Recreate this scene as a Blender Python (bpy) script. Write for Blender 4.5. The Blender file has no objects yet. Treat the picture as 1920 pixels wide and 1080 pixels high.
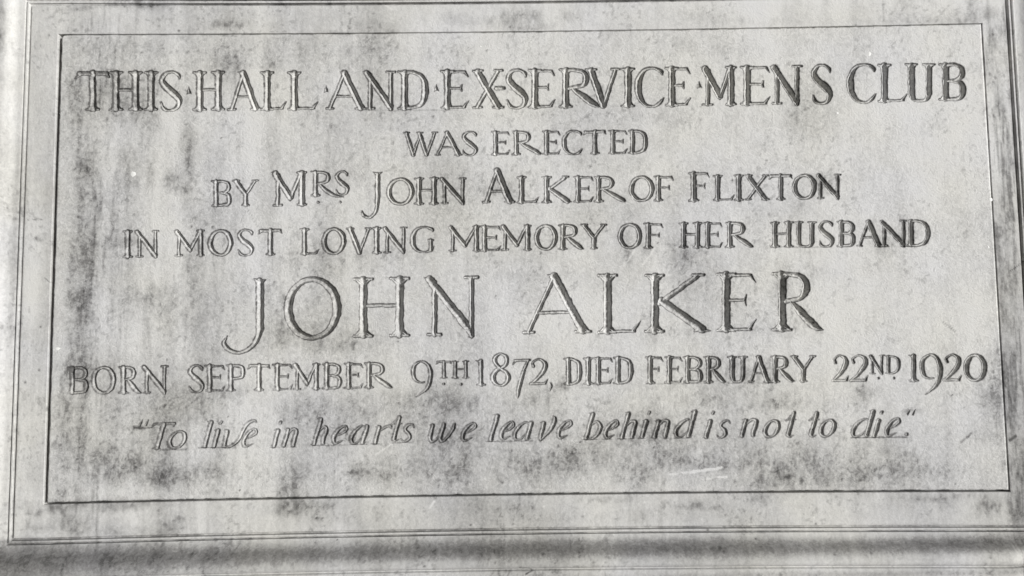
import bpy, math, random
import numpy as np
from mathutils import Matrix

S = bpy.context.scene
# ------------------------------------------------------------------ camera
FPX = 1500.0                               # focal length in pixels of a 1920 wide picture
ROT = (math.radians(94.433), math.radians(0.725), math.radians(-0.081))
LOC = (-0.01966, -1.0153, -0.11737)
cd = bpy.data.cameras.new('camera'); cam = bpy.data.objects.new('camera', cd)
S.collection.objects.link(cam); S.camera = cam
cam.location = LOC; cam.rotation_euler = ROT
cd.sensor_width = 36.0; cd.lens = 36.0 * FPX / 1920; cd.clip_start = .01; cd.clip_end = 100
# ------------------------------------------------------------------ daylight
AZ, EL = math.radians(50), math.radians(5)       # sun: to the right of the wall's normal, low
w = bpy.data.worlds.new('World'); S.world = w; w.use_nodes = True
nt = w.node_tree; bg = nt.nodes['Background']
sky = nt.nodes.new('ShaderNodeTexSky'); sky.sky_type = 'NISHITA'; sky.sun_disc = False
sky.sun_elevation = EL; sky.sun_rotation = math.pi - AZ
sky.dust_density = 2.0
hs = nt.nodes.new('ShaderNodeHueSaturation'); hs.inputs['Saturation'].default_value = .15
nt.links.new(sky.outputs[0], hs.inputs['Color']); nt.links.new(hs.outputs[0], bg.inputs[0])
bg.inputs[1].default_value = .055
sd = bpy.data.lights.new('sun', 'SUN'); sun = bpy.data.objects.new('sun', sd); S.collection.objects.link(sun)
sd.energy = 3.5; sd.angle = math.radians(13); sd.color = (1, .997, .985)
dv = np.array([math.sin(AZ) * math.cos(EL), -math.cos(AZ) * math.cos(EL), math.sin(EL)])   # towards the sun
from mathutils import Vector
sun.rotation_euler = Vector(dv).to_track_quat('Z', 'Y').to_euler()
sun.location = (2, -2, 1)
S.view_settings.view_transform = 'Standard'; S.view_settings.look = 'None'
S.view_settings.exposure = .26; S.view_settings.gamma = 1
S.render.engine = 'CYCLES'
rng = np.random.default_rng(7); random.seed(7)

# ------------------------------------------------------------------ survey -> wall plane (metres, y = 0)
def eul(a):
    cx, sx, cy, sy, cz, sz = math.cos(a[0]), math.sin(a[0]), math.cos(a[1]), math.sin(a[1]), math.cos(a[2]), math.sin(a[2])
    return (np.array([[cz, -sz, 0], [sz, cz, 0], [0, 0, 1]]) @ np.array([[cy, 0, sy], [0, 1, 0], [-sy, 0, cy]])
            @ np.array([[1, 0, 0], [0, cx, -sx], [0, sx, cx]]))
RM = eul(ROT)
def P(x, y):
    d = np.stack([(np.asarray(x, float) - 960) / FPX, (540 - np.asarray(y, float)) / FPX, -np.ones_like(np.asarray(x, float) * 1.0)], -1) @ RM.T
    t = -LOC[1] / d[..., 1]
    return LOC[0] + d[..., 0] * t, LOC[2] + d[..., 2] * t

W, H = 1.2, 0.599
# ------------------------------------------------------------------ noise on arbitrary points
def vnoise(x, y, seed=0):
    xi = np.floor(x).astype(np.int64); yi = np.floor(y).astype(np.int64)
    fx = x - xi; fy = y - yi
    fx = fx * fx * (3 - 2 * fx); fy = fy * fy * (3 - 2 * fy)
    def h(a, b):
        n = (a * 374761393 + b * 668265263 + seed * 974634777) & 0xffffffff
        n = ((n ^ (n >> 15)) * 2246822519) & 0xffffffff; n = ((n ^ (n >> 13)) * 1274126177) & 0xffffffff
        return ((n ^ (n >> 16)) & 0xffff) / 65535.0
    a = h(xi, yi); b = h(xi + 1, yi); c = h(xi, yi + 1); d = h(xi + 1, yi + 1)
    return (a + (b - a) * fx) * (1 - fy) + (c + (d - c) * fx) * fy
def fbm(x, y, seed=0, o=4):
    s = 0; a = .5; t = 0
    for k in range(o):
        s = s + a * vnoise(x * 2 ** k + k * 17.3, y * 2 ** k - k * 9.1, seed + k); t += a; a *= .55
    return s / t
def sstep(a, b, v):
    t = np.clip((v - a) / (b - a), 0, 1); return t * t * (3 - 2 * t)

# ------------------------------------------------------------------ dirt and painted shade on the stone (soot, rain streaks, bottom moulding shading, survey px: x, y, rx, ry, amount)
STAINS_SHADE = [
 (155,590,13,110,.85),(148,690,22,18,.9),(128,700,18,12,.5),(168,640,14,60,.5),(135,560,10,120,.4),(150,380,14,60,.3),(160,315,16,28,.5),(172,300,8,18,.4),
 (175,385,16,20,.55),(172,510,12,45,.6),(158,480,9,30,.4),(122,820,12,90,.5),(148,830,8,80,.55),(118,790,10,40,.35),(152,240,10,60,.3),(140,180,12,30,.35),
 (185,170,40,32,.3),(205,165,28,34,.35),(250,170,50,30,.3),(290,160,20,30,.25),(270,225,30,28,.4),(245,215,40,20,.25),(230,90,60,20,.25),(250,80,30,8,.3),(290,95,25,10,.22),(175,95,20,10,.22),
 (400,115,60,25,.2),(440,120,30,15,.22),(350,260,10,40,.35),(352,330,6,60,.45),(280,320,8,35,.4),(245,300,16,30,.35),(325,335,16,14,.65),(335,355,10,6,.5),(240,345,14,20,.3),
 (230,455,40,9,.35),(215,380,60,40,.12),(300,555,40,22,.45),(325,590,50,30,.3),(278,600,6,70,.45),(240,565,16,30,.3),(350,560,10,60,.25),(365,640,10,40,.2),(355,500,8,40,.35),
 (640,330,30,18,.2),(700,88,22,10,.3),(650,95,25,10,.25),(635,125,30,10,.25),(630,210,50,20,.1),(520,300,60,40,.12),(560,480,40,30,.22),(590,500,30,14,.2),(650,480,30,16,.16),
 (600,560,30,30,.2),(575,600,60,28,.22),(545,630,22,14,.5),(530,595,8,40,.35),(640,640,60,14,.3),(620,650,40,10,.25),(450,545,20,60,.18),(690,625,10,6,.2),
 (430,735,50,14,.3),(365,745,22,18,.45),(375,770,30,20,.25),(590,770,60,20,.28),(700,755,90,18,.28),(860,745,90,14,.3),(870,765,80,12,.35),(680,770,30,14,.35),(560,765,30,14,.3),(1010,745,20,14,.35),
 (1055,721,8,9,.8),(220,862,60,16,.45),(200,880,40,24,.3),(310,893,30,14,.75),(300,880,24,9,.5),(280,885,70,16,.4),(390,882,40,12,.35),(250,875,20,14,.35),(330,905,60,12,.2),
 (119,925,7,10,.75),(545,890,24,14,.35),(540,920,14,16,.7),(548,900,8,22,.4),(672,885,18,7,.5),(700,895,40,12,.3),(740,880,60,20,.2),(860,870,70,24,.28),(900,860,40,20,.25),
 (1000,880,40,22,.45),(1060,866,50,18,.5),(1090,845,30,14,.5),(1150,870,60,18,.35),(1210,845,90,30,.22),(1250,878,40,14,.4),(1270,860,50,14,.3),(1330,873,60,8,.5),(1200,905,14,16,.4),
 (1400,860,80,30,.32),(1450,880,40,25,.55),(1490,895,60,14,.5),(1530,860,40,20,.35),(1440,900,30,14,.45),(1600,885,40,14,.3),(1690,885,60,12,.35),(1680,860,40,20,.22),(1560,890,70,20,.3),
 (1400,700,60,24,.45),(1450,752,90,18,.3),(1340,740,60,16,.22),(1460,761,60,8,.35),(1330,690,90,22,.15),(1620,735,22,14,.5),(1300,750,140,30,.14),(1500,820,120,20,.12),
 (1170,800,120,26,.22),(900,800,120,20,.22),(1250,810,60,24,.25),(700,805,110,20,.18),(630,812,34,16,.35),(820,830,26,10,.35),(1180,826,70,8,.25),(1250,790,50,18,.25),(1000,818,50,8,.2),(440,832,60,6,.25),
 (1170,445,10,26,.3),(1178,476,6,16,.4),(1210,470,9,10,.35),(1287,480,9,14,.45),(1665,455,22,14,.5),(1700,440,20,24,.35),(1500,385,16,8,.22),(930,358,20,8,.45),(1535,345,14,16,.35),(1550,340,14,16,.3),
 (1520,510,16,20,.3),(1460,545,14,24,.35),(1475,530,14,30,.35),(1450,620,14,8,.25),(1228,630,10,12,.5),(1060,465,30,10,.15),(1000,520,60,12,.12),(1330,500,30,20,.15),(760,470,40,20,.15),(690,485,22,16,.3),(610,470,20,20,.25),
 (1870,60,16,14,.5),(1862,80,8,16,.6),(1880,110,8,16,.4),(1840,25,26,9,.55),(1810,35,20,8,.5),(1740,33,12,8,.55),(1770,38,80,6,.4),(1700,20,20,20,.25),(1822,8,8,12,.5),
 (1870,200,10,50,.35),(1885,240,5,50,.55),(1860,140,9,60,.3),(1890,340,6,60,.4),(1878,400,12,30,.5),(1880,430,14,40,.45),(1885,500,18,60,.35),(1880,600,16,70,.35),(1900,560,10,50,.35),
 (1880,720,20,60,.35),(1895,760,14,60,.3),(1907,830,14,60,.45),(1912,890,10,20,.4),(1861,742,8,9,.6),(1850,750,30,30,.22),(1875,770,8,60,.35),(1882,866,5,8,.6),(1885,690,12,30,.3),(1840,820,16,14,.2),
 (1820,135,30,14,.18),(1850,130,8,16,.35),(1846,200,8,20,.3),(1760,230,20,14,.15),(1780,300,30,20,.15),(1700,240,40,20,.15),(1640,150,40,30,.1),(1490,215,16,20,.14),(1530,300,20,30,.12),(1790,400,40,50,.12),(1700,330,60,30,.1),
 (1400,225,40,30,.14),(1260,80,30,12,.16),(1350,90,60,18,.12),(1400,40,90,10,.16),(1310,30,60,12,.12),(1260,225,60,14,.1),(1320,345,60,24,.1),(1150,390,60,20,.12),
 (245,4,20,8,.6),(250,9,60,5,.5),(150,16,20,4,.45),(270,14,18,6,.4),(420,45,30,7,.4),(395,48,10,4,.4),(405,18,10,6,.3),(690,48,40,10,.2),(640,62,18,4,.4),(730,60,20,4,.3),
 (850,32,22,8,.25),(870,45,20,8,.25),(930,40,22,12,.35),(960,30,30,14,.35),(1000,30,14,10,.5),(1005,50,20,8,.35),(1065,30,14,8,.4),(975,52,40,5,.3),
 (0,45,14,60,.4),(8,60,8,30,.45),(20,150,10,14,.2),(33,103,5,5,.5),(70,447,10,5,.55),(55,720,12,60,.12),(15,420,10,60,.2),
 (97,955,6,9,.7),(118,955,9,12,.65),(160,948,90,8,.45),(230,946,70,7,.5),(150,972,18,8,.65),(125,985,18,14,.5),(145,990,12,12,.55),(95,980,14,10,.4),(55,962,4,4,.7),(72,964,7,5,.65),(53,985,4,10,.6),(68,988,6,6,.5),
 (85,992,14,6,.5),(170,990,30,14,.3),(215,998,16,8,.4),(250,998,40,8,.3),(310,982,24,10,.35),(335,975,8,10,.5),(330,992,12,6,.45),(290,1000,60,6,.3),(545,945,22,9,.55),(540,958,22,8,.5),(590,945,40,8,.3),(570,955,30,16,.2),
 (680,975,60,14,.2),(690,955,20,8,.2),(900,945,20,20,.2),(970,950,30,8,.2),(1130,937,30,4,.4),(1185,933,10,5,.4),(1310,948,9,6,.55),(1280,950,16,4,.35),(1340,952,9,4,.35),(1425,935,14,8,.45),(1070,975,60,12,.2),(1210,970,16,10,.3),
 (1720,935,26,6,.35),(1765,935,20,7,.35),(1780,947,14,8,.3),(1840,940,6,9,.5),(1850,950,5,11,.55),(1862,948,5,10,.5),(1875,950,5,10,.5),(1892,948,5,20,.45),(1835,955,5,12,.4),(1915,970,14,10,.7),(1908,950,5,12,.4),(1815,930,40,5,.3),
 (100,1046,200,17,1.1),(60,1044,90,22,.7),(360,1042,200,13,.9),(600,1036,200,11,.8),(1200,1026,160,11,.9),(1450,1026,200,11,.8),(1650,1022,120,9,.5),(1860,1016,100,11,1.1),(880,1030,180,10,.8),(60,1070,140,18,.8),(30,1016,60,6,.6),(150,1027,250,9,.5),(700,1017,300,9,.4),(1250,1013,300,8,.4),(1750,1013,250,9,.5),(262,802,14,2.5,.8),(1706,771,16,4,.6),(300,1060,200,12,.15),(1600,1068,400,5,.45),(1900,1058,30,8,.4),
]
SX, SZ = P([s[0] for s in STAINS_SHADE], [s[1] for s in STAINS_SHADE])
# narrow scratches: two ends, half width (mm), amount (negative = pale)
SCRATCH = [((1255,890),(1300,884),.7,-.35),((1296,885),(1354,877),1.1,-.9),((1325,897),(1362,894),.7,-.5),((1768,603),(1790,621),.9,.45),((1803,829),(1822,812),1.4,.4),((1893,826),(1905,817),1.0,.9),
           ((52,412),(84,411),.4,.4),((84,521),(94,530),.5,.5),((1895,508),(1920,490),.5,.5),((997,1062),(985,1068),.8,.6),((806,952),(814,940),1.2,-.35),((736,18),(714,4),.9,-.2),((975,1055),(996,1060),.5,.4),
           ((1175,492),(1190,470),.8,-.3),((1205,497),(1225,470),.8,-.3),((463,390),(482,424),.6,.35),((705,852),(735,832),.8,-.3),((1600,1),(1600,40),.5,.15),((1655,2),(1657,40),.8,.3),((733,90),(725,106),.4,.3),((300,843.5),(350,843),.5,.35),((372,839.5),(432,839),.5,.5),((505,839),(560,838),.4,.3),((585,835.5),(735,831.5),.5,.45),((735,830),(776,829),.4,.4),((910,828),(1000,826.5),.5,.45),((1090,824.5),(1210,822),.5,.4),((1250,822),(1300,821),.5,.4),((1595,821),(1700,819.5),.6,.6),((1210,720),(1330,719),.4,.3),((1365,718.5),(1450,718),.4,.4),((1446,463),(1560,463.5),.4,.35),((1640,463),(1715,462),.6,.5),((985,380.5),(1040,380),.4,.3),((400,388),(440,387.5),.4,.3),((1390,198.5),(1440,197.5),.4,.3),((1090,289.5),(1050,289.8),.4,.4),((860,206.5),(690,207),.4,.25),((250,803),(285,802),.5,.6)]
PITS = [(float(rng.uniform(-.66, .66)), float(rng.uniform(-.38, .36)), float(rng.uniform(.0005, .0017)) , float(rng.choice([-.3, .35, .5, .7]))) for _ in range(260)]
def grime_shade(x, z):
    """0 = palest stone, 1 = blackest, from soot and painted shade; works for any points of the wall."""
    g = .09 - .09 * sstep(-.35, .45, x) * sstep(-.28, .0, z) + .05 * sstep(-.05, -.28, z) + .14 * sstep(.40, .8, fbm(x * 11 + 3, z * 11 + 5, 3))  # light fall-off put into the colour: paler upper right, darker below; plus random patches
    wob = .0035
    xx = x + wob * (fbm(x * 120, z * 120, 51, 3) - .5) * 2; zz = z + wob * (fbm(x * 120, z * 120, 57, 3) - .5) * 2
    g = g + .26 * (fbm(x * 9 + 20, z * 6, 121, 3) - .5) + .42 * (fbm(x * 46, z * 4.2, 125, 3) - .5) * (.4 + .6 * sstep(.0, -.5, x))
    g = g + .16 * (x > .602) * sstep(.16, -.1, z)
    brk = fbm(x * 90, z * 44, 11, 4)
    fine = fbm(x * 400, z * 190, 13, 3)
    st = np.zeros_like(g); smooth_ = np.zeros_like(g)
    for (px, py, rx, ry, a), sx, sz in zip(STAINS_SHADE, SX, SZ):
        rx2, rz2 = rx * .00068, ry * .00068
        m = (np.abs(xx - sx) < 2.3 * rx2) & (np.abs(zz - sz) < 2.3 * rz2)
        if not m.any(): continue
        q = ((xx[m] - sx) / rx2) ** 2 + ((zz[m] - sz) / rz2) ** 2
        if py > 1012: smooth_[m] = 1 - (1 - smooth_[m]) * (1 - np.clip(a * .50 * np.exp(-(((x[m] - sx) / rx2) ** 2 + ((z[m] - sz) / rz2) ** 2) * .8), 0, .9)); continue  # smooth shading of the bottom moulding painted in, together with its soot
        st[m] = 1 - (1 - st[m]) * (1 - np.clip(min(a, .72) * np.exp(-q * .66), 0, .95))
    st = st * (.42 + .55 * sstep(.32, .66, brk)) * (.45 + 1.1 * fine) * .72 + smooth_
    # rain streaks, strongest down the left edge and the right border
    sk = fbm(x * 190, z * 13, 21, 3) * .6 + fbm(x * 420, z * 45, 25, 3) * .4
    band = .55 * np.exp(-((x + .545) / .028) ** 2) + .75 * (x > .601) * np.exp(-((x - .622) / .022) ** 2) + .14 + .12 * np.exp(-((x + .40) / .12) ** 2)
    g = g + band * sstep(.48, .75, sk) * .5
    g = g + st
    g = g + .16 * (fine - .5)
    g = g + .22 * sstep(.60, .74, fbm(x * 260, z * 210, 31, 3)) * sstep(.42, .62, fbm(x * 22, z * 22, 33, 3))
    for sx, sz, rr, am in PITS:
        m = (np.abs(x - sx) < 2 * rr) & (np.abs(z - sz) < 2 * rr)
        if m.any(): g[m] += am * np.exp(-((x[m] - sx) ** 2 + (z[m] - sz) ** 2) / (rr * rr))
    for (a, b, hw, am) in SCRATCH:
        ax, az = P(*a); bx, bz = P(*b); lx, lz = bx - ax, bz - az
        m = (np.abs(x - (ax + bx) / 2) < abs(lx) / 2 + .006) & (np.abs(z - (az + bz) / 2) < abs(lz) / 2 + .006)
        if not m.any(): continue
        t = np.clip(((x[m] - ax) * lx + (z[m] - az) * lz) / (lx * lx + lz * lz), 0, 1)
        d = np.hypot(x[m] - ax - t * lx, z[m] - az - t * lz)
        g[m] = g[m] + am * (1 - sstep(hw * .0004, hw * .0016, d))
    return g

# ------------------------------------------------------------------ material
def stone(name, wa=.50, tint=(1, .997, .985), light=.60, dark=.115, bump=.48, rough=.78):
    m = bpy.data.materials.new(name); m.use_nodes = True; n = m.node_tree.nodes; l = m.node_tree.links
    b = n['Principled BSDF']; b.inputs['Roughness'].default_value = rough; b.inputs['Specular IOR Level'].default_value = .35
    tc = n.new('ShaderNodeTexCoord')
    at = n.new('ShaderNodeAttribute'); at.attribute_name = 'grime_shade'
    def noise(scale, det, dist=0, rg=.55, sc=None):
        t = n.new('ShaderNodeTexNoise'); t.inputs['Scale'].default_value = scale; t.inputs['Detail'].default_value = det
        t.inputs['Distortion'].default_value = dist; t.inputs['Roughness'].default_value = rg
        if sc:
            mp = n.new('ShaderNodeMapping'); mp.inputs['Scale'].default_value = sc; l.new(tc.outputs['Object'], mp.inputs[0]); l.new(mp.outputs[0], t.inputs[0])
        else: l.new(tc.outputs['Object'], t.inputs[0])
        return t.outputs['Fac']
    def mth(op, a, b_=None, c=None):
        t = n.new('ShaderNodeMath'); t.operation = op
        for i, v in enumerate((a, b_, c)):
            if v is None: continue
            if isinstance(v, (int, float)): t.inputs[i].default_value = v
            else: l.new(v, t.inputs[i])
        return t.outputs[0]
    worm = noise(130, 3, 2.2); fine = noise(420, 3, .6); big = noise(7, 3)
    crisp = noise(170, 5, .8, .62); mr = n.new('ShaderNodeMapRange'); mr.interpolation_type = 'SMOOTHSTEP'
    l.new(crisp, mr.inputs[0]); mr.inputs[1].default_value = .40; mr.inputs[2].default_value = .60; mr.inputs[3].default_value = 1 - wa * .46; mr.inputs[4].default_value = 1 + wa * .36
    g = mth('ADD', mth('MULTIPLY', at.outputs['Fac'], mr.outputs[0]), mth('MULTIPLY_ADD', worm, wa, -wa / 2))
    g = mth('ADD', g, mth('MULTIPLY_ADD', fine, .26, -.13))
    cr = n.new('ShaderNodeValToRGB'); l.new(g, cr.inputs[0]); e = cr.color_ramp.elements
    e[0].position = 0; e[0].color = (*[light * 1.12 * c for c in tint], 1)
    e[1].position = 1; e[1].color = (*[dark * .8 * c for c in (1, .98, .96)], 1)
    k = e.new(.22); k.color = (*[light * .86 * c for c in tint], 1)
    k = e.new(.6); k.color = (*[light * .42 * c for c in (1, .99, .98)], 1)
    mx = n.new('ShaderNodeMix'); mx.data_type = 'RGBA'; mx.blend_type = 'MULTIPLY'; mx.inputs[0].default_value = 1
    tr = n.new('ShaderNodeValToRGB'); l.new(big, tr.inputs[0]); q = tr.color_ramp.elements
    q[0].position = .35; q[0].color = (1, .99, .95, 1); q[1].position = .65; q[1].color = (.985, .985, 1, 1)
    l.new(cr.outputs[0], mx.inputs[6]); l.new(tr.outputs[0], mx.inputs[7]); l.new(mx.outputs[2], b.inputs['Base Color'])
    h = mth('ADD', mth('MULTIPLY', worm, .7), mth('MULTIPLY', fine, .45))
    bp = n.new('ShaderNodeBump'); bp.inputs['Strength'].default_value = bump; bp.inputs['Distance'].default_value = .0016
    l.new(h, bp.inputs['Height']); l.new(bp.outputs[0], b.inputs['Normal'])
    return m
M_STONE = stone('weathered_limestone')
M_FRAME = stone('moulded_limestone', wa=.26, light=.60, bump=.30)
M_WALL = stone('wall_stone', light=.35)
M_MORTAR = stone('joint_mortar', light=.42, bump=.5)
M_PAINT = bpy.data.materials.new('white_paint'); M_PAINT.use_nodes = True
pb = M_PAINT.node_tree.nodes['Principled BSDF']; pb.inputs['Roughness'].default_value = .5
pn = M_PAINT.node_tree.nodes.new('ShaderNodeTexNoise'); pn.inputs['Scale'].default_value = 300
pr = M_PAINT.node_tree.nodes.new('ShaderNodeValToRGB'); pr.color_ramp.elements[0].color = (.78, .78, .75, 1); pr.color_ramp.elements[1].color = (.92, .92, .9, 1)
M_PAINT.node_tree.links.new(pn.outputs['Fac'], pr.inputs[0]); M_PAINT.node_tree.links.new(pr.outputs[0], pb.inputs['Base Color'])

# ------------------------------------------------------------------ mesh helper (numpy)
def mesh(name, co, faces_flat, counts, mat, parent=None, gr=None, smooth=True):
    me = bpy.data.meshes.new(name)
    me.vertices.add(len(co)); me.vertices.foreach_set('co', np.asarray(co, np.float32).ravel())
    counts = np.asarray(counts, np.int32); ff = np.asarray(faces_flat, np.int32).ravel()
    me.loops.add(len(ff)); me.loops.foreach_set('vertex_index', ff)
    me.polygons.add(len(counts)); me.polygons.foreach_set('loop_start', np.concatenate([[0], np.cumsum(counts)[:-1]]).astype(np.int32))
    me.polygons.foreach_set('use_smooth', np.full(len(counts), smooth))
    me.update(calc_edges=True)
    if gr is not None:
        a = me.attributes.new('grime_shade', 'FLOAT', 'POINT'); a.data.foreach_set('value', np.asarray(gr, np.float32))
    me.materials.append(mat)
    o = bpy.data.objects.new(name, me); S.collection.objects.link(o)
    if parent is not None: o.parent = parent
    return o

# ------------------------------------------------------------------ letter forms: strokes of a V-cut, unit = cap height
R, T_ = .078, .044
def cat(pts, n=5):
    p = np.array(pts, float); out = []
    q = np.vstack([2 * p[0] - p[1], p, 2 * p[-1] - p[-2]])
    for i in range(1, len(q) - 2):
        for k in range(n):
            t = k / n
            out.append(.5 * (2 * q[i] + (q[i + 1] - q[i - 1]) * t + (2 * q[i - 1] - 5 * q[i] + 4 * q[i + 1] - q[i + 2]) * t * t
                             + (3 * q[i] - q[i - 1] - 3 * q[i + 1] + q[i + 2]) * t ** 3))
    out.append(p[-1]); return np.array(out)
def glyph(ch, W):
    st = []
    def Ln(x0, y0, x1, y1, r0, r1=None): st.append(np.array([[x0, y0, r0], [x1, y1, r0 if r1 is None else r1]]))
    def C(*p, n=5): st.append(cat(p, n))
    def foot(x, y, d, r, s=.15, sl=0):      # d=+1: serif at the bottom, -1: at the top
        Ln(x, y + d * r * 1.5, x - s + sl, y + d * .012, r * .80, .007); Ln(x, y + d * r * 1.5, x + s + sl, y + d * .014, r * .80, .007)
        Ln(x, y + d * r * 1.4, x - s * .42, y + d * .03, r * .85, r * .36); Ln(x, y + d * r * 1.4, x + s * .42, y + d * .03, r * .85, r * .36)
        Ln(x - s * .95, y + d * .022, x + s * .95, y + d * .024, .028)
    def stem(x, y0=0, y1=1, r=R, b=1, t=1, s=.158):
        Ln(x, y0 + r * .6, x, (y0 + y1) / 2, r, r * .93); Ln(x, (y0 + y1) / 2, x, y1 - r * .6, r * .93, r)
        if b: foot(x, y0, 1, r, s)
        if t: foot(x, y1, -1, r, s)
    def bar(x0, x1, y, r=T_): Ln(x0, y, x1, y, r)
    if ch == 'I': stem(W / 2)
    elif ch == 'T':
        stem(W / 2, t=0); bar(.08, W - .08, .95, .050); Ln(.12, .95, .0, .83, .045, .015); Ln(W - .1, .95, W - .01, .84, .048, .01)
    elif ch == 'H': stem(.16); stem(W - .16); bar(.16, W - .16, .53, .034)
    elif ch == 'S':
        C((.9*W,.80,.012),(.86*W,.90,.04),(.62*W,.99,.03),(.3*W,.96,.04),(.12*W,.78,.062),(.3*W,.60,.078),(.62*W,.44,.086),(.88*W,.27,.07),(.8*W,.07,.045),(.5*W,.0,.03),(.2*W,.05,.04),(.07*W,.22,.012))
    elif ch == 'A':
        k = .47 * W; Ln(.11, .03, k, .98, T_ * .95); Ln(k - .01, .96, W - .15, .05, R, R * 1.02); bar(.11 + (k - .11) * .36, W - .15 - (W - .15 - k) * .36, .35, .028)
        foot(.11, 0, 1, .03, .09); foot(W - .14, 0, 1, .07, .13); Ln(k, .96, k - .12, .99, .05, .008)
    elif ch in 'LEF':
        x = .17; stem(x, b=(ch == 'F'))
        if ch != 'L':
            bar(x, W - .1, .955, .03); Ln(W - .1, .955, W - .01, .82, .032, .006); m = W - .2
            bar(x, m, .53, .028); Ln(m, .53, m + .03, .62, .03, .008); Ln(m, .53, m + .03, .44, .03, .008)
        if ch != 'F':
            foot(x, 0, 1, R); bar(x, W - .1, .035, .028); Ln(W - .12, .04, W, .2, .036, .006)
    elif ch == 'N':
        Ln(.16, .03, .16, .9, T_ * 1.1); Ln(.07, .955, W - .17, .08, R * .9, R); Ln(W - .15, .0, W - .15, .96, T_ * 1.1)
        foot(.16, 0, 1, .034, .11); foot(W - .15, 1, -1, .034, .11); Ln(.12, .94, -.02, .985, .05, .006); Ln(W - .17, .1, W - .15, -.04, R * .8, .012)
    elif ch == 'D':
        x = .17; stem(x); C((x,.96,T_),(.48*W,.96,T_),(.8*W,.82,.06),(W-.09,.5,R),(.8*W,.16,.06),(.48*W,.035,T_),(x,.035,T_))
    elif ch == 'X':
        Ln(.12, .95, W - .15, .05, R); Ln(W - .15, .96, .12, .04, T_); foot(.13, 1, -1, .06, .12); foot(W - .14, 1, -1, .03, .1); foot(.12, 0, 1, .03, .1); foot(W - .14, 0, 1, .06, .13)
    elif ch == '-': bar(.03, W - .03, .52, .045)
    elif ch == 'R':
        x = .17; stem(x); b = min(.66 * W, .70) if W > .8 else W - .17
        C((x,.96,T_),(.55*b,.965,T_),(.9*b,.9,.055),(b,.73,.072),(.85*b,.57,.05),(x+.06,.5,T_))
        if W > 1.3: C((.3,.5,.03),(.6,.22,.07),(.95,.02,.06),(1.3,-.06,.012))
        else: C((x+.14,.52,.03),((x+W)/2-.02,.3,.075),(W-.16,.08,.07),(W-.02,.015,.012))
    elif ch == 'P':
        x = .17; stem(x); C((x,.96,T_),(.55*W,.965,T_),(.85*W,.88,.055),(W-.08,.70,.072),(.8*W,.52,.05),(x+.05,.46,T_))
    elif ch == 'V':
        Ln(.12, .95, W / 2, .05, R); Ln(W - .12, .96, W / 2 + .02, .04, T_); foot(.12, 1, -1, .06, .13); foot(W - .12, 1, -1, .03, .1); Ln(W / 2, .08, W / 2 + .01, -.03, .06, .01)
    elif ch == 'W':
        a, b = .28 * W, .68 * W
        Ln(.1, .95, a, .05, .068); Ln(.5 * W, .96, a + .02, .04, T_); Ln(.46 * W, .95, b, .05, .068); Ln(W - .1, .96, b + .02, .04, T_)
        foot(.1, 1, -1, .05, .11); foot(.48 * W, 1, -1, .05, .11); foot(W - .1, 1, -1, .03, .1)
    elif ch in 'CG':
        C((W-.05,.80,.01),(W-.08,.9,.045),(.62*W,.99,.03),(.3*W,.93,.045),(.12*W,.7,.07),(.09*W,.5,.078),(.13*W,.28,.07),(.32*W,.06,.045),(.62*W,.0,.03),(W-.12,.08,.04),(W-.02,.22,.012))
        if ch == 'G': stem(W - .13, .04, .5, .06, 0, 1, .1)
    elif ch in 'O0':
        pts = []; a0 = math.radians(8 if ch == 'O' else 0)
        for k in range(33):
            a = 2 * math.pi * k / 32; c, s = math.cos(a), math.sin(a)
            pts.append((W / 2 + (W / 2 - .07) * c, .495 + .475 * s, T_ + (R - T_) * abs(math.cos(a - a0)) ** 1.3))
        st.append(np.array(pts))
    elif ch == 'M':
        h = .24
        Ln(.17, .03, .19, .9, T_ * 1.1); Ln(.1, .95, .5 * W, h, R * .95); Ln(W - .24, .93, .5 * W + .02, h, T_ * 1.1); stem(W - .2, s=.12)
        foot(.17, 0, 1, .034, .12); Ln(.14, .94, -.0, .985, .05, .006); Ln(.5 * W, h + .02, .5 * W, h - .1, .055, .01)
    elif ch == 'U':
        Ln(.15, .25, .15, .94, R); Ln(W - .15, .2, W - .15, .94, R * .85); foot(.15, 1, -1, R); foot(W - .15, 1, -1, R * .85)
        C((.15,.27,R),(.19,.1,.06),(.34*W,.02,.04),(.6*W,.015,.038),(W-.2,.07,.05),(W-.15,.22,R*.85))
    elif ch == 'B':
        x = .17; stem(x); C((x,.96,T_),(.6*W,.96,T_),(.84*W,.86,.055),(.84*W,.66,.06),(.6*W,.54,.036),(x,.53,T_*.9))
        C((.5*W,.53,T_),(.82*W,.46,.055),(W-.08,.27,.075),(.82*W,.08,.055),(.5*W,.035,T_),(x,.035,T_))
    elif ch == 'K':
        x = .17; stem(x); Ln(W - .2, .96, x + .08, .5, T_ * 1.1); foot(W - .19, 1, -1, .03, .1); Ln(x + .12, .54, W - .12, .05, R * .98); Ln(W - .14, .04, W + .02, .02, .05, .008); Ln(W - .16, .05, W - .26, .02, .05, .01)
    elif ch == 'Y':
        Ln(.12, .95, W / 2, .46, R * .9); Ln(W - .12, .96, W / 2 + .02, .46, T_); Ln(W / 2, .46, W / 2, .05, R * .92); foot(W / 2, 0, 1, R, .12); foot(.12, 1, -1, .06, .12); foot(W - .12, 1, -1, .03, .1)
    elif ch == '.': Ln(0, 0, .001, 0, .05)
    elif ch == '·':   # triangular stop
        Ln(0, .02, -.05, -.06, .045, .006); Ln(0, .02, .06, -.05, .045, .006); Ln(0, 0, .0, .12, .045, .006)
    elif ch == '9':
        C((.9*W,.62,.05),(.72*W,.92,.04),(.45*W,.99,.03),(.15*W,.82,.055),(.08*W,.52,.07),(.2*W,.2,.05),(.45*W,.10,.025),(.62*W,.12,.02))
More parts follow.
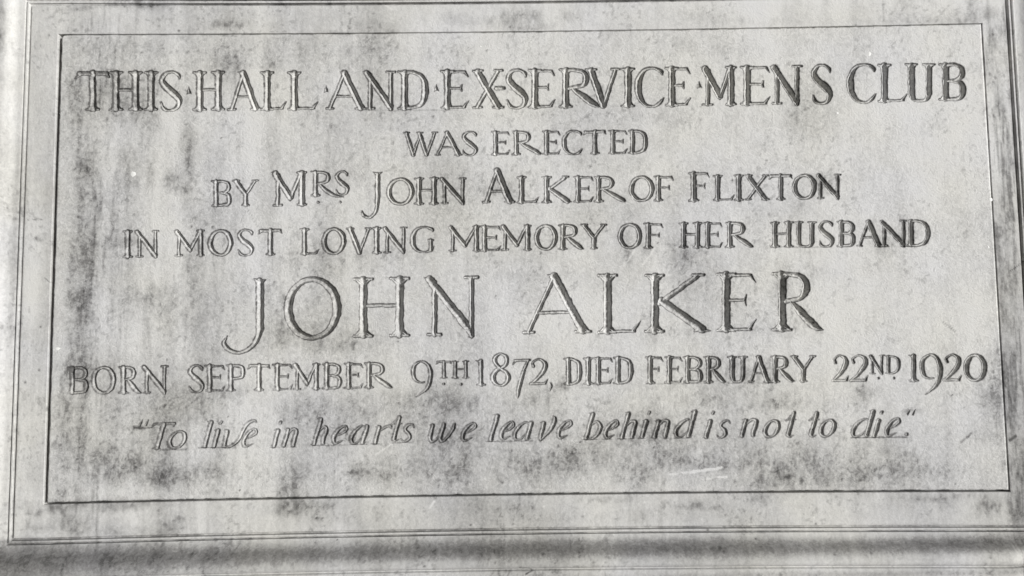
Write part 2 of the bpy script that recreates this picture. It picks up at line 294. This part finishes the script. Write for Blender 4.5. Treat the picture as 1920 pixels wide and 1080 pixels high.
        C((.5*W,.985,.03),(.8*W,.85,.055),(.94*W,.5,.075),(.9*W,.1,.07),(.7*W,-.2,.05),(.25*W,-.48,.01))
    elif ch == '1': stem(W / 2, r=.07, t=0); Ln(W / 2, .93, .02, .98, .055, .008); Ln(W/2,.9,W/2+.02,.99,.06,.02)
    elif ch == '8':
        C((.5*W,.53,.04),(.8*W,.66,.05),(.82*W,.86,.05),(.5*W,.985,.028),(.2*W,.86,.055),(.22*W,.68,.05),(.5*W,.54,.045),(.82*W,.4,.05),(.92*W,.24,.06),(.78*W,.06,.045),(.5*W,.0,.028),(.2*W,.08,.05),(.09*W,.26,.07),(.25*W,.44,.06),(.5*W,.54,.04))
    elif ch == '7': bar(.08, W - .03, .955, .038); Ln(.1, .95, .01, .8, .04, .008); C((W-.06,.95,.04),(.62*W,.5,.06),(.38*W,-.05,.072),(.3*W,-.38,.05),(.3*W,-.5,.01))
    elif ch == '2':
        C((.24*W,.72,.045),(.2*W,.86,.03),(.5*W,.985,.03),(.84*W,.86,.06),(.84*W,.62,.075),(.5*W,.28,.055),(.08*W,.045,.03)); bar(.08 * W, .86 * W, .045, .042); Ln(.86 * W, .05, W, .22, .045, .006)
    elif ch == ',': C((0,.05,.04),(.04,-.05,.045),(-.03,-.25,.008))
    elif ch == 'J':   # long hooked J, lengths in cap heights below the line
        pass
    return st
def ital(ch, w):
    st = []; q = .076; h = .034
    def Ln(x0, y0, x1, y1, r0, r1=None): st.append(np.array([[x0, y0, r0], [x1, y1, r0 if r1 is None else r1]]))
    def C(*p): st.append(cat(p, 5))
    X = .68
    if ch in 'nhbril':
        Ln(0, .03, 0, (X if ch in 'nri' else 1.0) - .06, q * .95, q)
        top = X if ch in 'nri' else 1.02
        Ln(0, top - .06, -.13, top - .04, .05, .008)
        if ch in 'nhril': Ln(0, .04, -.09, .0, .045, .008)
    if ch in 'nh': C((0,.4,.02),(.45*w,.64,.045),(.9*w,.62,.06),(w,.45,q),(w,.06,q*.9),(w+.09,.03,.008))
    if ch == 'i': Ln(0, .9, .02, .96, .045, .04); Ln(0, .04, .09, .03, .04, .008)
    if ch == 'l': Ln(0, .04, .1, .03, .04, .008)
    if ch == 'r': C((0,.42,.02),(.5*w,.62,.045),(.85*w,.66,.05),(w,.56,.015))
    if ch == 'b': C((0,.46,.02),(.5*w,.66,.045),(w,.44,q),(.85*w,.12,.055),(.4*w,.0,.035),(0,.06,.03))
    if ch == 't': Ln(0, .08, 0, .9, q, q * .9); Ln(0, .93, -.22, .62, .04, .02); Ln(-.22, .64, .12, .66, .024); C((0,.08,.05),(.07,.01,.04),(.2,.06,.01))
    if ch in 'ad':
        C((w,.55,.03),(.6*w,.67,.035),(.15*w,.5,.06),(0,.24,q*.95),(.18*w,.03,.05),(.55*w,.04,.03),(w,.3,.02))
        Ln(w, .05, w, (X if ch == 'a' else 1.0) - .04, q); C((w,.06,.05),(w+.05,.01,.03),(w+.12,.06,.008))
        if ch == 'd': Ln(w, .96, w - .14, .98, .05, .008)
    if ch == 'e': C((.1*w,.3,.02),(.6*w,.38,.035),(.95*w,.54,.05),(.7*w,.68,.035),(.25*w,.54,.06),(.02*w,.25,q),(.3*w,.02,.05),(.9*w,.12,.012))
    if ch == 'o':
        pts = []
        for k in range(25):
            a = 2 * math.pi * k / 24; pts.append((w / 2 + (w / 2 - .02) * math.cos(a), .335 + .315 * math.sin(a), .034 + .04 * abs(math.cos(a - .3)) ** 1.3))
        st.append(np.array(pts))
    if ch == 's': C((w,.54,.012),(.7*w,.67,.035),(.25*w,.6,.05),(.2*w,.44,.055),(.7*w,.28,.066),(.85*w,.12,.055),(.45*w,.0,.035),(0,.1,.012))
    if ch == 'v': Ln(0, .64, .04, .06, q, q); Ln(0, .64, -.12, .66, .045, .008); C((.05,.0,.045),(.6*w,.2,.05),(w,.5,q),(w*1.02,.78,.07),(w*.82,.88,.03))
    if ch == 'V': Ln(0, .6, .04, .08, q, q); C((0,.5,.03),(-.02,.62,.05),(-.1,.62,.01)); C((.04,.02,.05),(.3*w,.0,.045),(.62*w,.25,.06),(.72*w,.6,.06),(.85*w,.88,.06),(w*1.1,.98,.045),(w*1.25,.9,.008))
    if ch == 'w':
        C((-.1,.62,.01),(-.01,.6,.06),(0,.2,q),(.14*w,.0,.055),(.36*w,.1,.035),(.5*w,.35,.04)); Ln(.5*w, .64, .5*w, .1, q, q); C((.5*w,.14,q),(.62*w,.0,.055),(.85*w,.15,.045),(w,.45,.06),(w,.66,.05))
    if ch == 'T': Ln(0, .04, 0, .94, q, q * 1.05); Ln(-.36, .95, .4, .97, .038, .05); Ln(-.36, .96, -.42, .84, .036, .01); Ln(.4, .96, .42, .86, .045, .01); Ln(0, .05, -.16, .02, .05, .008); Ln(0, .05, .14, .02, .05, .008)
    if ch == '"': Ln(0, 0, .04, .2, .05, .01); Ln(.22, 0, .26, .2, .05, .01)
    if ch == '.': Ln(0, 0, .001, 0, .06)
    return [np.column_stack([s[:, 0] + .29 * s[:, 1], s[:, 1], s[:, 2]]) for s in st]

def itp(tab, x): return float(np.interp(x, [a for a, b in tab], [b for a, b in tab]))
STROKES = []       # (id, metres polyline (x, z, r), flank)
LET = []           # name per id
def put(name, st, x0, yb, h, flank, wt=1.0, ks=1.55, tilt=-.013):
    i = len(LET); LET.append(name)
    for s in st:
        px = x0 + s[:, 0] * h; py = yb - s[:, 1] * h + tilt * s[:, 0] * h
        X, Z = P(px, py); STROKES.append((i, np.column_stack([X, Z, s[:, 2] * wt * h * .00068]), flank, ks))
NAME = {'-': 'hyphen', '·': 'word_stop', '.': 'full_stop', ',': 'comma', '"': 'quotation_mark'}
def nm(c): return NAME.get(c, 'digit' if c.isdigit() else 'letter')
def line(txt, top, base, flank, wt=1.0, ks=1.55):
    for tok in txt.split():
        c, rest = tok[0], tok[1:].split(':'); x0, x1 = float(rest[0]), float(rest[1])
        xm = (x0 + x1) / 2; yt, yb = itp(top, xm), itp(base, xm)
        if len(rest) > 2: yt, yb = float(rest[2]), float(rest[3])
        h = yb - yt
        put(nm(c), glyph(c, (x1 - x0) / h), x0, yb + .006 * (x1 - x0), h, flank, wt, ks)
def dots(c, pts, h, flank=0): 
    for x, y in pts: put(nm(c), glyph(c, .1), x, y, h, flank)
B1 = [(150,207),(400,206.5),(650,205),(850,203.5),(1150,200.5),(1400,196.5),(1600,192.5),(1800,187.5)]
T1 = [(150,134),(400,134),(650,134),(850,131.5),(1060,129),(1200,127),(1350,124.5),(1450,123),(1600,120.5),(1800,118.5)]
line('T142:206 H206:266 I270:297 S299:341 H363:421 A427:490 L489:537 L540:596 A611:687 N683:744 D747:804 E827:879 X887:945 -929:947 S949:990 E991:1041 R1049:1126 V1100:1163 I1165:1191 C1192:1246 E1248:1295 M1315:1386 E1389:1444 N1446:1506 S1522:1561 C1590:1644 L1647:1701 U1699:1753 B1762:1812', T1, B1, .9, 1.12)
dots('·', [(354,172),(611,169),(818,167),(1311,161)], 72)
B2 = [(760,292),(860,291),(960,290),(1200,287.5)]; T2 = [(760,248),(960,246),(1200,243.8)]
line('W758:820 A816:866 S866:896 E922:956 R961:1016 E1018:1051 C1055:1092 T1095:1137 E1142:1176 D1179:1215', T2, B2, .9, 1.2)
B3 = [(398,386.5),(780,383),(980,380),(1100,379),(1240,376),(1400,375.5),(1577,371.8)]; T3 = [(398,338.5),(726,334),(875,333.5),(980,331),(1240,330),(1400,328),(1577,326.5)]
line('B397:434 Y437:484 M510:579:322:385.5 R584:646:321:367 S629:654:321:365 O726:776 H778:822 N826:875 A905:965:317:380 L970:1010 K1017:1070 E1076:1113 R1115:1174 O1181:1226 F1227:1263 F1292:1331:323:377 L1338:1377 I1378:1394 X1398:1442 T1443:1486 O1487:1531 N1532:1578', T3, B3, .8, 1.22)
dots('.', [(596,379),(638,379)], 46)
def Jst(l):    # list of survey points x, y, half width px
    i = len(LET); LET.append('letter')
    for s in l:
        a = cat(s, 6) if len(s) > 2 else np.array(s, float); X, Z = P(a[:, 0], a[:, 1]); STROKES.append((i, np.column_stack([X, Z, a[:, 2] * .00068]), .6, 1.55))
Jst([[(708,327,4.3),(708,370,4.6),(707,384,4.4)],[(708,380,4),(704,397,3.2),(693,407,2.6),(682,404,3.2),(679,396,1)],[(708,327,3.5),(700,322.5,.4)],[(708,327,3.5),(717,322.5,.4)]])
B4 = [(229,483),(330,480),(500,478),(700,475),(840,471.5),(1090,467),(1200,465),(1744,461)]; T4 = [(229,433),(330,432),(500,430),(700,427),(900,423.5),(1100,420.5),(1300,417.5),(1500,416),(1600,414.5),(1744,412.5)]
line('I229:250 N254:299 M327:386 O391:436 S445:476 T485:529 L563:598 O604:648 V651:697 I699:714 N719:764 G770:814 M841:903 E901:939 M939:999 O1003:1045 R1048:1095 Y1090:1138 O1160:1203 F1208:1244 H1275:1316 E1320:1355 R1361:1413 H1446:1487 U1491:1530 S1535:1564 B1570:1604 A1607:1655 N1651:1702 D1701:1745', T4, B4, .8, 1.22)
# the name, large
line('O532:640:520:635.5 H663:767:520:632 N797:901:518:629.5 A979:1109:513.5:625 L1120:1201:513.5:625 K1209:1330:513.5:623.5 E1343:1418:511:621.5 R1448:1545:510:620.5', T4, B4, .35, .92)
Jst([[(487,528,7.4),(487.5,580,7.6),(487,615,7.4)],[(487,612,7),(483,634,5.4),(469,652,4),(449,661,3.2),(431,657,3.8),(420,645,4.2),(426,630,.6)],[(487,530,6.5),(476,523,.6)],[(487,530,6.5),(499,524,.6)]])
B6 = [(127,738),(300,737.5),(400,734),(540,731),(690,728),(900,723),(1060,721),(1200,719),(1350,717),(1500,716),(1849,714.5)]; T6 = [(127,688),(350,685.5),(500,683),(690,680.5),(900,675),(1060,672),(1200,669),(1400,668.3),(1600,665.6),(1849,664)]
line('B127:166 O172:217 R223:266 N267:316 S353:383 E385:422 P425:460 T465:507 E512:549 M549:603 B605:641 E646:681 R684:736 9772:810:677:722 T819:847:677:709 H849:879:677:709 1892:912 8922:956:662:723 7962:994 2993:1027 D1058:1092 I1096:1111 E1114:1149 D1151:1188 F1211:1244 E1247:1280 B1282:1318 R1321:1362 U1366:1401 A1404:1446 R1446:1490 Y1484:1530 21560:1591 21593:1628 N1631:1659:666:701 D1661:1689:667:700.5 11704:1724 91726:1766 21768:1803 01809:1850', T6, B6, .9, 1.16, 1.4)
dots('.', [(832,720),(864,720),(1647,709),(1676,709)], 50); dots(',', [(1032,721)], 50)
# the verse, italic: character, x of the left stem at the foot, body width, baseline
for tok in 'T294:0:842 o313:29:841.5 l383:0:838 i401:0:838 V418:40:838 e453:21:838 i513:0:838 n532:16:837 h589:15:833 e622:21:832 a656:23:832 r703:23:831.5 t737:0:827 s750:19:828 w804:38:828 e864:21:827 l920:0:826 e937:19:824.5 a962:25:825 v1011:18:825 e1044:20:822.5 b1099:21:823 e1132:20:822 h1166:18:822 i1204:0:820 n1227:19:821 d1265:25:820 i1324:0:820 s1343:18:821 n1391:20:819 o1430:25:821 t1477:0:819 t1520:0:819 o1535:25:819.5 d1597:27:819 i1640:0:819 e1660:20:818 .1701:0:814'.split():
    c, r = tok[0], tok[1:].split(':'); put(nm(c), ital(c, float(r[1]) / 48), float(r[0]), float(r[2]), 49, 1.0, 1.1, 1.1)
put('quotation_mark', ital('"', 0), 262, 797, 49, 0); put('quotation_mark', ital('"', 0), 1702, 777, 44, 0)

# ------------------------------------------------------------------ the cut surface of the panel as a height field
CS = .0005
NX = int(W / CS) // 4 * 4; NZ = int(H / CS) // 4 * 4
u = np.linspace(-W / 2, W / 2, NX + 1); v = np.linspace(-H / 2, H / 2, NZ + 1)
X, Z = np.meshgrid(u, v)
def bowz(x, z):     # the slab's long edges sag and hog by a few millimetres
    t = np.clip(x / (W / 2), -1, 1); k = np.clip((z + H / 2) / H, -.1, 1.1)
    return z + (1 - t * t) * (-.0036 * k ** 4 + .0034 * (1 - k) ** 4)
Z = bowz(X, Z)
cx_, cz_, cr = -W / 2 + .005, H / 2 - .005, .005
m_ = (X < cx_) & (Z > cz_); qx, qz = (X - cx_)[m_] / cr, (Z - cz_)[m_] / cr
X[m_] = cx_ + cr * qx * np.sqrt(1 - np.clip(qz, -1, 1) ** 2 / 2); Z[m_] = cz_ + cr * qz * np.sqrt(1 - np.clip(qx, -1, 1) ** 2 / 2)
D = np.zeros_like(X, dtype=np.float32); ID = np.full(X.shape, -1, np.int16)
jx = (fbm(X * 130, Z * 130, 71, 2) - .5) * .0011; jz = (fbm(X * 130, Z * 130, 75, 2) - .5) * .0011
XJ, ZJ = X + jx, Z + jz
RJ = 1 + (fbm(X * 170, Z * 170, 79, 2) - .5) * .3
SOFT = .00035
for i, pl, flank, KS in STROKES:
    for a, b in zip(pl[:-1], pl[1:]):
        pad = max(a[2], b[2]) * 1.3 + .0045
        i0 = max(0, int((min(a[0], b[0]) - pad + W / 2) / CS)); i1 = min(NX + 1, int((max(a[0], b[0]) + pad + W / 2) / CS) + 2)
        k0 = max(0, int((min(a[1], b[1]) - pad - .004 + H / 2) / CS)); k1 = min(NZ + 1, int((max(a[1], b[1]) + pad + .004 + H / 2) / CS) + 2)
        xs = XJ[k0:k1, i0:i1]; zs = ZJ[k0:k1, i0:i1]
        dx, dz = b[0] - a[0], b[1] - a[1]; L2 = dx * dx + dz * dz + 1e-12
        t = np.clip(((xs - a[0]) * dx + (zs - a[1]) * dz) / L2, 0, 1)
        r = (a[2] + (b[2] - a[2]) * t) * RJ[k0:k1, i0:i1]
        s = r - np.hypot(xs - a[0] - t * dx, zs - a[1] - t * dz)
        dep = KS * .5 * (s + np.sqrt(s * s + SOFT * SOFT)) - KS * SOFT * .07
        dep = np.minimum(dep, .0062)
        if flank > 0:      # worn shallow shoulder on the left of each cut
            xs2 = xs + .0011 * flank
            t2 = np.clip(((xs2 - a[0]) * dx + (zs - a[1]) * dz) / L2, 0, 1)
            r2 = (a[2] + (b[2] - a[2]) * t2)
            s2 = r2 + .0007 * flank - np.hypot(xs2 - a[0] - t2 * dx, zs - a[1] - t2 * dz)
            dep = np.maximum(dep, np.minimum(s2 * .45, .0006 * flank))
        Dv = D[k0:k1, i0:i1]; m = (dep > Dv) & (dep > 3e-5)
        Dv[m] = dep[m]; ID[k0:k1, i0:i1][m] = i
# chisel marks inside the cuts and a slightly uneven face
face = (fbm(X * 45, Z * 45, 91, 4) - .5) * .0007
D2 = D * (1 + .22 * (vnoise(X * 380, Z * 420, 95) - .5))
Y = D2 + face
G = grime_shade(X, Z)
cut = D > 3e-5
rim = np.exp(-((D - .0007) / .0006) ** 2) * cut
G = G + cut * .13 + rim * (1 - .45 * sstep(-.13, -.17, Z)) * (.72 + .8 * (fbm(X * 260, Z * 260, 83, 2) - .5))  # soot plus painted shade that follows cut depth, darkening outlines and cuts
# cells
c4 = cut[:-1, :-1] | cut[1:, :-1] | cut[:-1, 1:] | cut[1:, 1:]
idc = np.maximum.reduce([ID[:-1, :-1], ID[1:, :-1], ID[:-1, 1:], ID[1:, 1:]])
blk = c4.reshape(NZ // 4, 4, NX // 4, 4).any(axis=(1, 3))
fine = np.repeat(np.repeat(blk, 4, 0), 4, 1)
VI = np.arange((NX + 1) * (NZ + 1)).reshape(NZ + 1, NX + 1)
def quads(mask):
    k, i = np.nonzero(mask); return np.stack([VI[k, i], VI[k, i + 1], VI[k + 1, i + 1], VI[k + 1, i]], 1)
CO = np.stack([X, Y, Z], -1).reshape(-1, 3); GF = G.ravel()
# panel face: fine cells beside the letters, 4 x 4 blocks elsewhere (with the fine neighbours' vertices on their rims)
fq = quads(fine & ~c4)
flat, cnt = [fq.ravel()], [np.full(len(fq), 4)]
bz, bx = np.nonzero(~blk)
pb_ = np.pad(blk, 1)
nb = np.stack([pb_[bz, bx + 1], pb_[bz + 1, bx + 2], pb_[bz + 2, bx + 1], pb_[bz + 1, bx]], 1)   # below, right, above, left
plain = ~nb.any(1)
a, b = bz[plain] * 4, bx[plain] * 4
q = np.stack([VI[a, b], VI[a, b + 4], VI[a + 4, b + 4], VI[a + 4, b]], 1); flat.append(q.ravel()); cnt.append(np.full(len(q), 4))
ex, ec = [], []
for k, i, n4 in zip(bz[~plain] * 4, bx[~plain] * 4, nb[~plain]):
    p = [VI[k, i + j] for j in (range(4) if n4[0] else (0,))] + [VI[k + j, i + 4] for j in (range(4) if n4[1] else (0,))]
    p += [VI[k + 4, i + 4 - j] for j in (range(4) if n4[2] else (0,))] + [VI[k + 4 - j, i] for j in (range(4) if n4[3] else (0,))]
    ex += p; ec.append(len(p))
flat.append(np.array(ex)); cnt.append(np.array(ec))
flat = np.concatenate(flat); cnt = np.concatenate(cnt)
uq, inv = np.unique(flat, return_inverse=True)
co = CO[uq]; gr = GF[uq]
# rim: rounded arris and the slab's sides, 30 mm deep
ii = list(range(0, NX, 4)); kk = list(range(0, NZ, 4))
ring = [VI[0, i] for i in ii] + [VI[k, NX] for k in kk] + [VI[NZ, NX - i] for i in ii] + [VI[NZ - k, 0] for k in kk]
ring = np.array(ring); n = len(ring); rc = CO[ring]
cen = rc.copy(); out = np.zeros((n, 2))
out[:, 0] = np.where(np.abs(np.abs(rc[:, 0]) - W / 2) < 1e-6, np.sign(rc[:, 0]), 0)
top = np.zeros(n, bool); top[:len(ii)] = True; out[:len(ii), 1] = -1
out[len(ii) + len(kk):2 * len(ii) + len(kk) + 1, 1] = 1; out[0, 1] = -1
chip = np.clip(fbm(rc[:, 0] * 90, rc[:, 2] * 90, 44, 3) - .5, 0, 1) * .004
lays = [(0, .0002, 0), (.0005, .0009, 1), (.0006, .03, 1)]
base = len(co); allc = [co]; ag = [gr]
for k, (o_, d_, _) in enumerate(lays):
    c = rc.copy(); c[:, 0] += out[:, 0] * (o_ - chip * (k < 2)); c[:, 2] += out[:, 1] * (o_ - chip * (k < 2)); c[:, 1] += d_
    allc.append(c); ag.append(GF[ring] + .1 * k)
rloc = np.searchsorted(uq, ring)
rings = [rloc] + [base + n * k + np.arange(n) for k in range(3)]
fl2 = []
for A_, B_ in zip(rings[:-1], rings[1:]):
    fl2.append(np.stack([A_, B_, np.roll(B_, -1), np.roll(A_, -1)], 1).ravel())
fl2 = np.concatenate(fl2)
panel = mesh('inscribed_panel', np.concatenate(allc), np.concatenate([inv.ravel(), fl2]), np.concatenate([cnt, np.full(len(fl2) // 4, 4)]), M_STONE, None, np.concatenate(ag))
panel['label'] = 'weathered pale grey stone slab cut with a memorial inscription, inside the moulded frame'
panel['category'] = 'memorial plaque'
for i, name in enumerate(LET):
    q = quads(c4 & (idc == i))
    if not len(q): continue
    uq, inv = np.unique(q, return_inverse=True)
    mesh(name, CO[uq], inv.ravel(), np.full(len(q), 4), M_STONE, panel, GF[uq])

# white flecks stuck to the slab
def fleck(px, py, rx, rz, ang=0):
    x0, z0 = P(px, py); y0 = float(Y[int(round((z0 + H / 2) / CS)), min(NX, int(round((x0 + W / 2) / CS)))]); ca, sa = math.cos(ang), math.sin(ang); vs, fs = [], []
    nr, ns = 4, 14; ph = random.random() * 6
    for k in range(nr):
        f = 1 - k / nr; hh = -.0005 * math.sin(math.pi / 2 * k / nr)
        for j in range(ns):
            a = 2 * math.pi * j / ns; w_ = 1 + .07 * math.sin(3 * a + ph) + .08 * math.sin(5 * a + 2 * ph)
            lx, lz = f * w_ * rx * math.cos(a), f * w_ * rz * math.sin(a)
            vs.append((x0 + lx * ca - lz * sa, y0 + .0002 + hh, z0 + lx * sa + lz * ca))
    vs.append((x0, y0 - .0004, z0))
    for k in range(nr - 1):
        for j in range(ns): fs.append((k * ns + j, k * ns + (j + 1) % ns, (k + 1) * ns + (j + 1) % ns, (k + 1) * ns + j))
    for j in range(ns): fs.append(((nr - 1) * ns + j, (nr - 1) * ns + (j + 1) % ns, nr * ns))
    mesh('white_fleck', vs, [i for f in fs for i in f], [len(f) for f in fs], M_PAINT, panel)
fleck(250, 326, .0046, .0046); fleck(108, 654, .0045, .0026, .1); fleck(1630, 101, .0027, .0042, -.2); fleck(1570, 212, .0020, .0022); fleck(1857, 374, .0028, .003, .3); fleck(1853, 463, .0013, .003, .4)
fleck(901, 87, .0013, .0013)

# ------------------------------------------------------------------ moulded frame round the slab
frame = bpy.data.objects.new('stone_frame', None); S.collection.objects.link(frame)
frame.location = (0, 0, 0); frame['label'] = 'pale stone surround with a flat border and stepped mouldings around the slab'; frame['category'] = 'frame'
GAP = dict(L=.0046, T=.0014, Rr=.0019, B=.0025); FL = dict(L=.040, T=.0395, Rr=.0335, B=.0430)
CHK = {'L': (-W/2, -H/2, -W/2, H/2), 'T': (-W/2, H/2, W/2, H/2), 'Rr': (W/2, H/2, W/2, -H/2), 'B': (W/2, -H/2, -W/2, -H/2)}
def corner(cx, cz, s_of):      # outward offset of a slab corner; s_of(side) -> distance
    return (-W / 2 - s_of('L') if cx < 0 else W / 2 + s_of('Rr')), (-H / 2 - s_of('B') if cz < 0 else H / 2 + s_of('T'))
def sweep(side, prof, step=.0015):
    """prof: list of (distance function of side, height)."""
    x0, z0, x1, z1 = CHK[side]; length = abs(x1 - x0) + abs(z1 - z0); m = int(length / step)
    t = np.linspace(0, 1, m + 1); rows = []; gg = []
    for sf, h in prof:
        ax, az = corner(x0, z0, sf); bx_, bz_ = corner(x1, z1, sf)
        x = ax + (bx_ - ax) * t; z = az + (bz_ - az) * t
        z = bowz(x, z) if side in 'TB' else z
        s = sf(side)
        wear = (fbm(x * 60 + s * 40, z * 60, 61, 3) - .5)
        soft = sstep(-.30, -.60, x)            # the left-hand mouldings are worn down, most of all near the top
        sc = 1 - soft * (1 - (.85 - .42 * sstep(-.30, .28, z)))
        if h > .0012: sc = sc * (1 - .75 * sstep(.585, .635, x))
        hh = h * (sc if h > -.01 else 1) + wear * .0005 * (1 if h > -.01 else 0)
        rows.append(np.stack([x, -np.asarray(hh) * np.ones_like(x), z], 1))
    V = np.concatenate(rows); k = len(prof)
    idx = np.arange(k * (m + 1)).reshape(k, m + 1)
    q = np.stack([idx[:-1, :-1], idx[1:, :-1], idx[1:, 1:], idx[:-1, 1:]], -1).reshape(-1, 4)
    return V, q
def lin(a, b, n): return [a + (b - a) * i / n for i in range(n + 1)]
def build(name, side_list, prof, mat, label=None, step=.0015):
    Vs, Qs, off = [], [], 0
    for sd_ in side_list:
        V, q = sweep(sd_, prof, step); Vs.append(V); Qs.append(q + off); off += len(V)
    V = np.concatenate(Vs); q = np.concatenate(Qs)
    gv = grime_shade(V[:, 0], V[:, 2]) + .36 * np.clip((V[:, 1] - .0004) / .003, 0, 1) * (V[:, 1] < .01) * fbm(V[:, 0] * 60, V[:, 2] * 60, 87, 3) * 1.6   # groove shade painted into the sunk lines, with soot
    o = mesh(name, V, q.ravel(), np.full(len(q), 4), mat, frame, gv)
    o.data.set_sharp_from_angle(angle=math.radians(35))
    if label: o['label'] = label
    return o
g = lambda f: (lambda s: GAP[s] + (FL[s] - GAP[s]) * f)
bprof = [(g(0), -.03), (g(0), -.0008), (g(.015), 0.)] + [(g(.015 + .97 * i / 32), 0.) for i in range(1, 33)] + [(g(1), -.0004)]
build('flat_border', ['L', 'T', 'Rr', 'B'], bprof, M_FRAME)
mp = [(0, -.0004), (.4, -4.2), (1.5, -4.6), (2.9, -4.2), (3.4, .3), (3.9, .8), (5.6, .9), (6.1, .4), (6.5, -3.6), (7.3, -4.0), (8.2, -3.4), (8.6, .8), (10, 1.2), (12, 1.5), (14, 1.9), (16, 2.7), (18, 4.2), (20, 6.4), (22, 9.4), (24, 12.6),
      (26, 15.4), (28, 17.6), (30, 19.1), (32, 20), (34, 20.6), (37, 21.1), (40, 21.2), (42, 20.8), (44, 19.8), (45, 18.4), (45.6, 16.2), (46.8, 16.0), (47.4, 19), (48, 20), (52, 20.4), (62, 20.4)] + [(62 + 8 * i, 20.4) for i in range(1, 14)] + [(167, 20), (168, 18), (168.5, -30)]
mq = [mp[0]]
for (d0, h0), (d1, h1) in zip(mp[:-1], mp[1:]):
    k_ = max(1, math.ceil((d1 - d0) / 1.1)) if d0 < 62 else max(1, int((d1 - d0) / 2.6))
    mq += [(d0 + (d1 - d0) * j / k_, h0 + (h1 - h0) * j / k_) for j in range(1, k_ + 1)]
mp = mq
mprof = [((lambda d: (lambda s: FL[s] + d * .001))(d), h * .001) for d, h in mp]
for sd_ in ('L', 'T', 'Rr', 'B'): build('moulding', [sd_], mprof, M_FRAME)
# mortar left in the right-hand joint
mz = np.linspace(-H / 2, H / 2, 400); mc = []
for k, xo in enumerate((.0004, .0008, .0014)):
    mc.append(np.stack([np.full(400, W / 2 + xo) , .0012 + .0014 * (fbm(mz * 60, mz * 0 + k, 5, 3) - .3) * 1.4, mz], 1))
mc = np.concatenate(mc); mi = np.arange(1200).reshape(3, 400)
q = np.stack([mi[:-1, :-1], mi[1:, :-1], mi[1:, 1:], mi[:-1, 1:]], -1).reshape(-1, 4)
mesh('mortar_joint', mc, q.ravel(), np.full(len(q), 4), M_MORTAR, frame, np.full(len(mc), .3))

# ------------------------------------------------------------------ wall behind
wx = np.linspace(-2, 2, 9); wz = np.linspace(-1.6, 1.6, 9); WX, WZ = np.meshgrid(wx, wz)
wc = np.stack([WX, np.full_like(WX, .0295), WZ], -1).reshape(-1, 3); wi = np.arange(81).reshape(9, 9)
q = np.stack([wi[:-1, :-1], wi[:-1, 1:], wi[1:, 1:], wi[1:, :-1]], -1).reshape(-1, 4)
wall = mesh('wall', wc, q.ravel(), np.full(len(q), 4), M_WALL, None, np.full(81, .2)); wall['kind'] = 'structure'
print('letters', len(LET), 'tris', sum(sum(len(p.vertices) - 2 for p in o.data.polygons) for o in S.objects if o.type == 'MESH' and o.name.startswith(('inscribed',))))
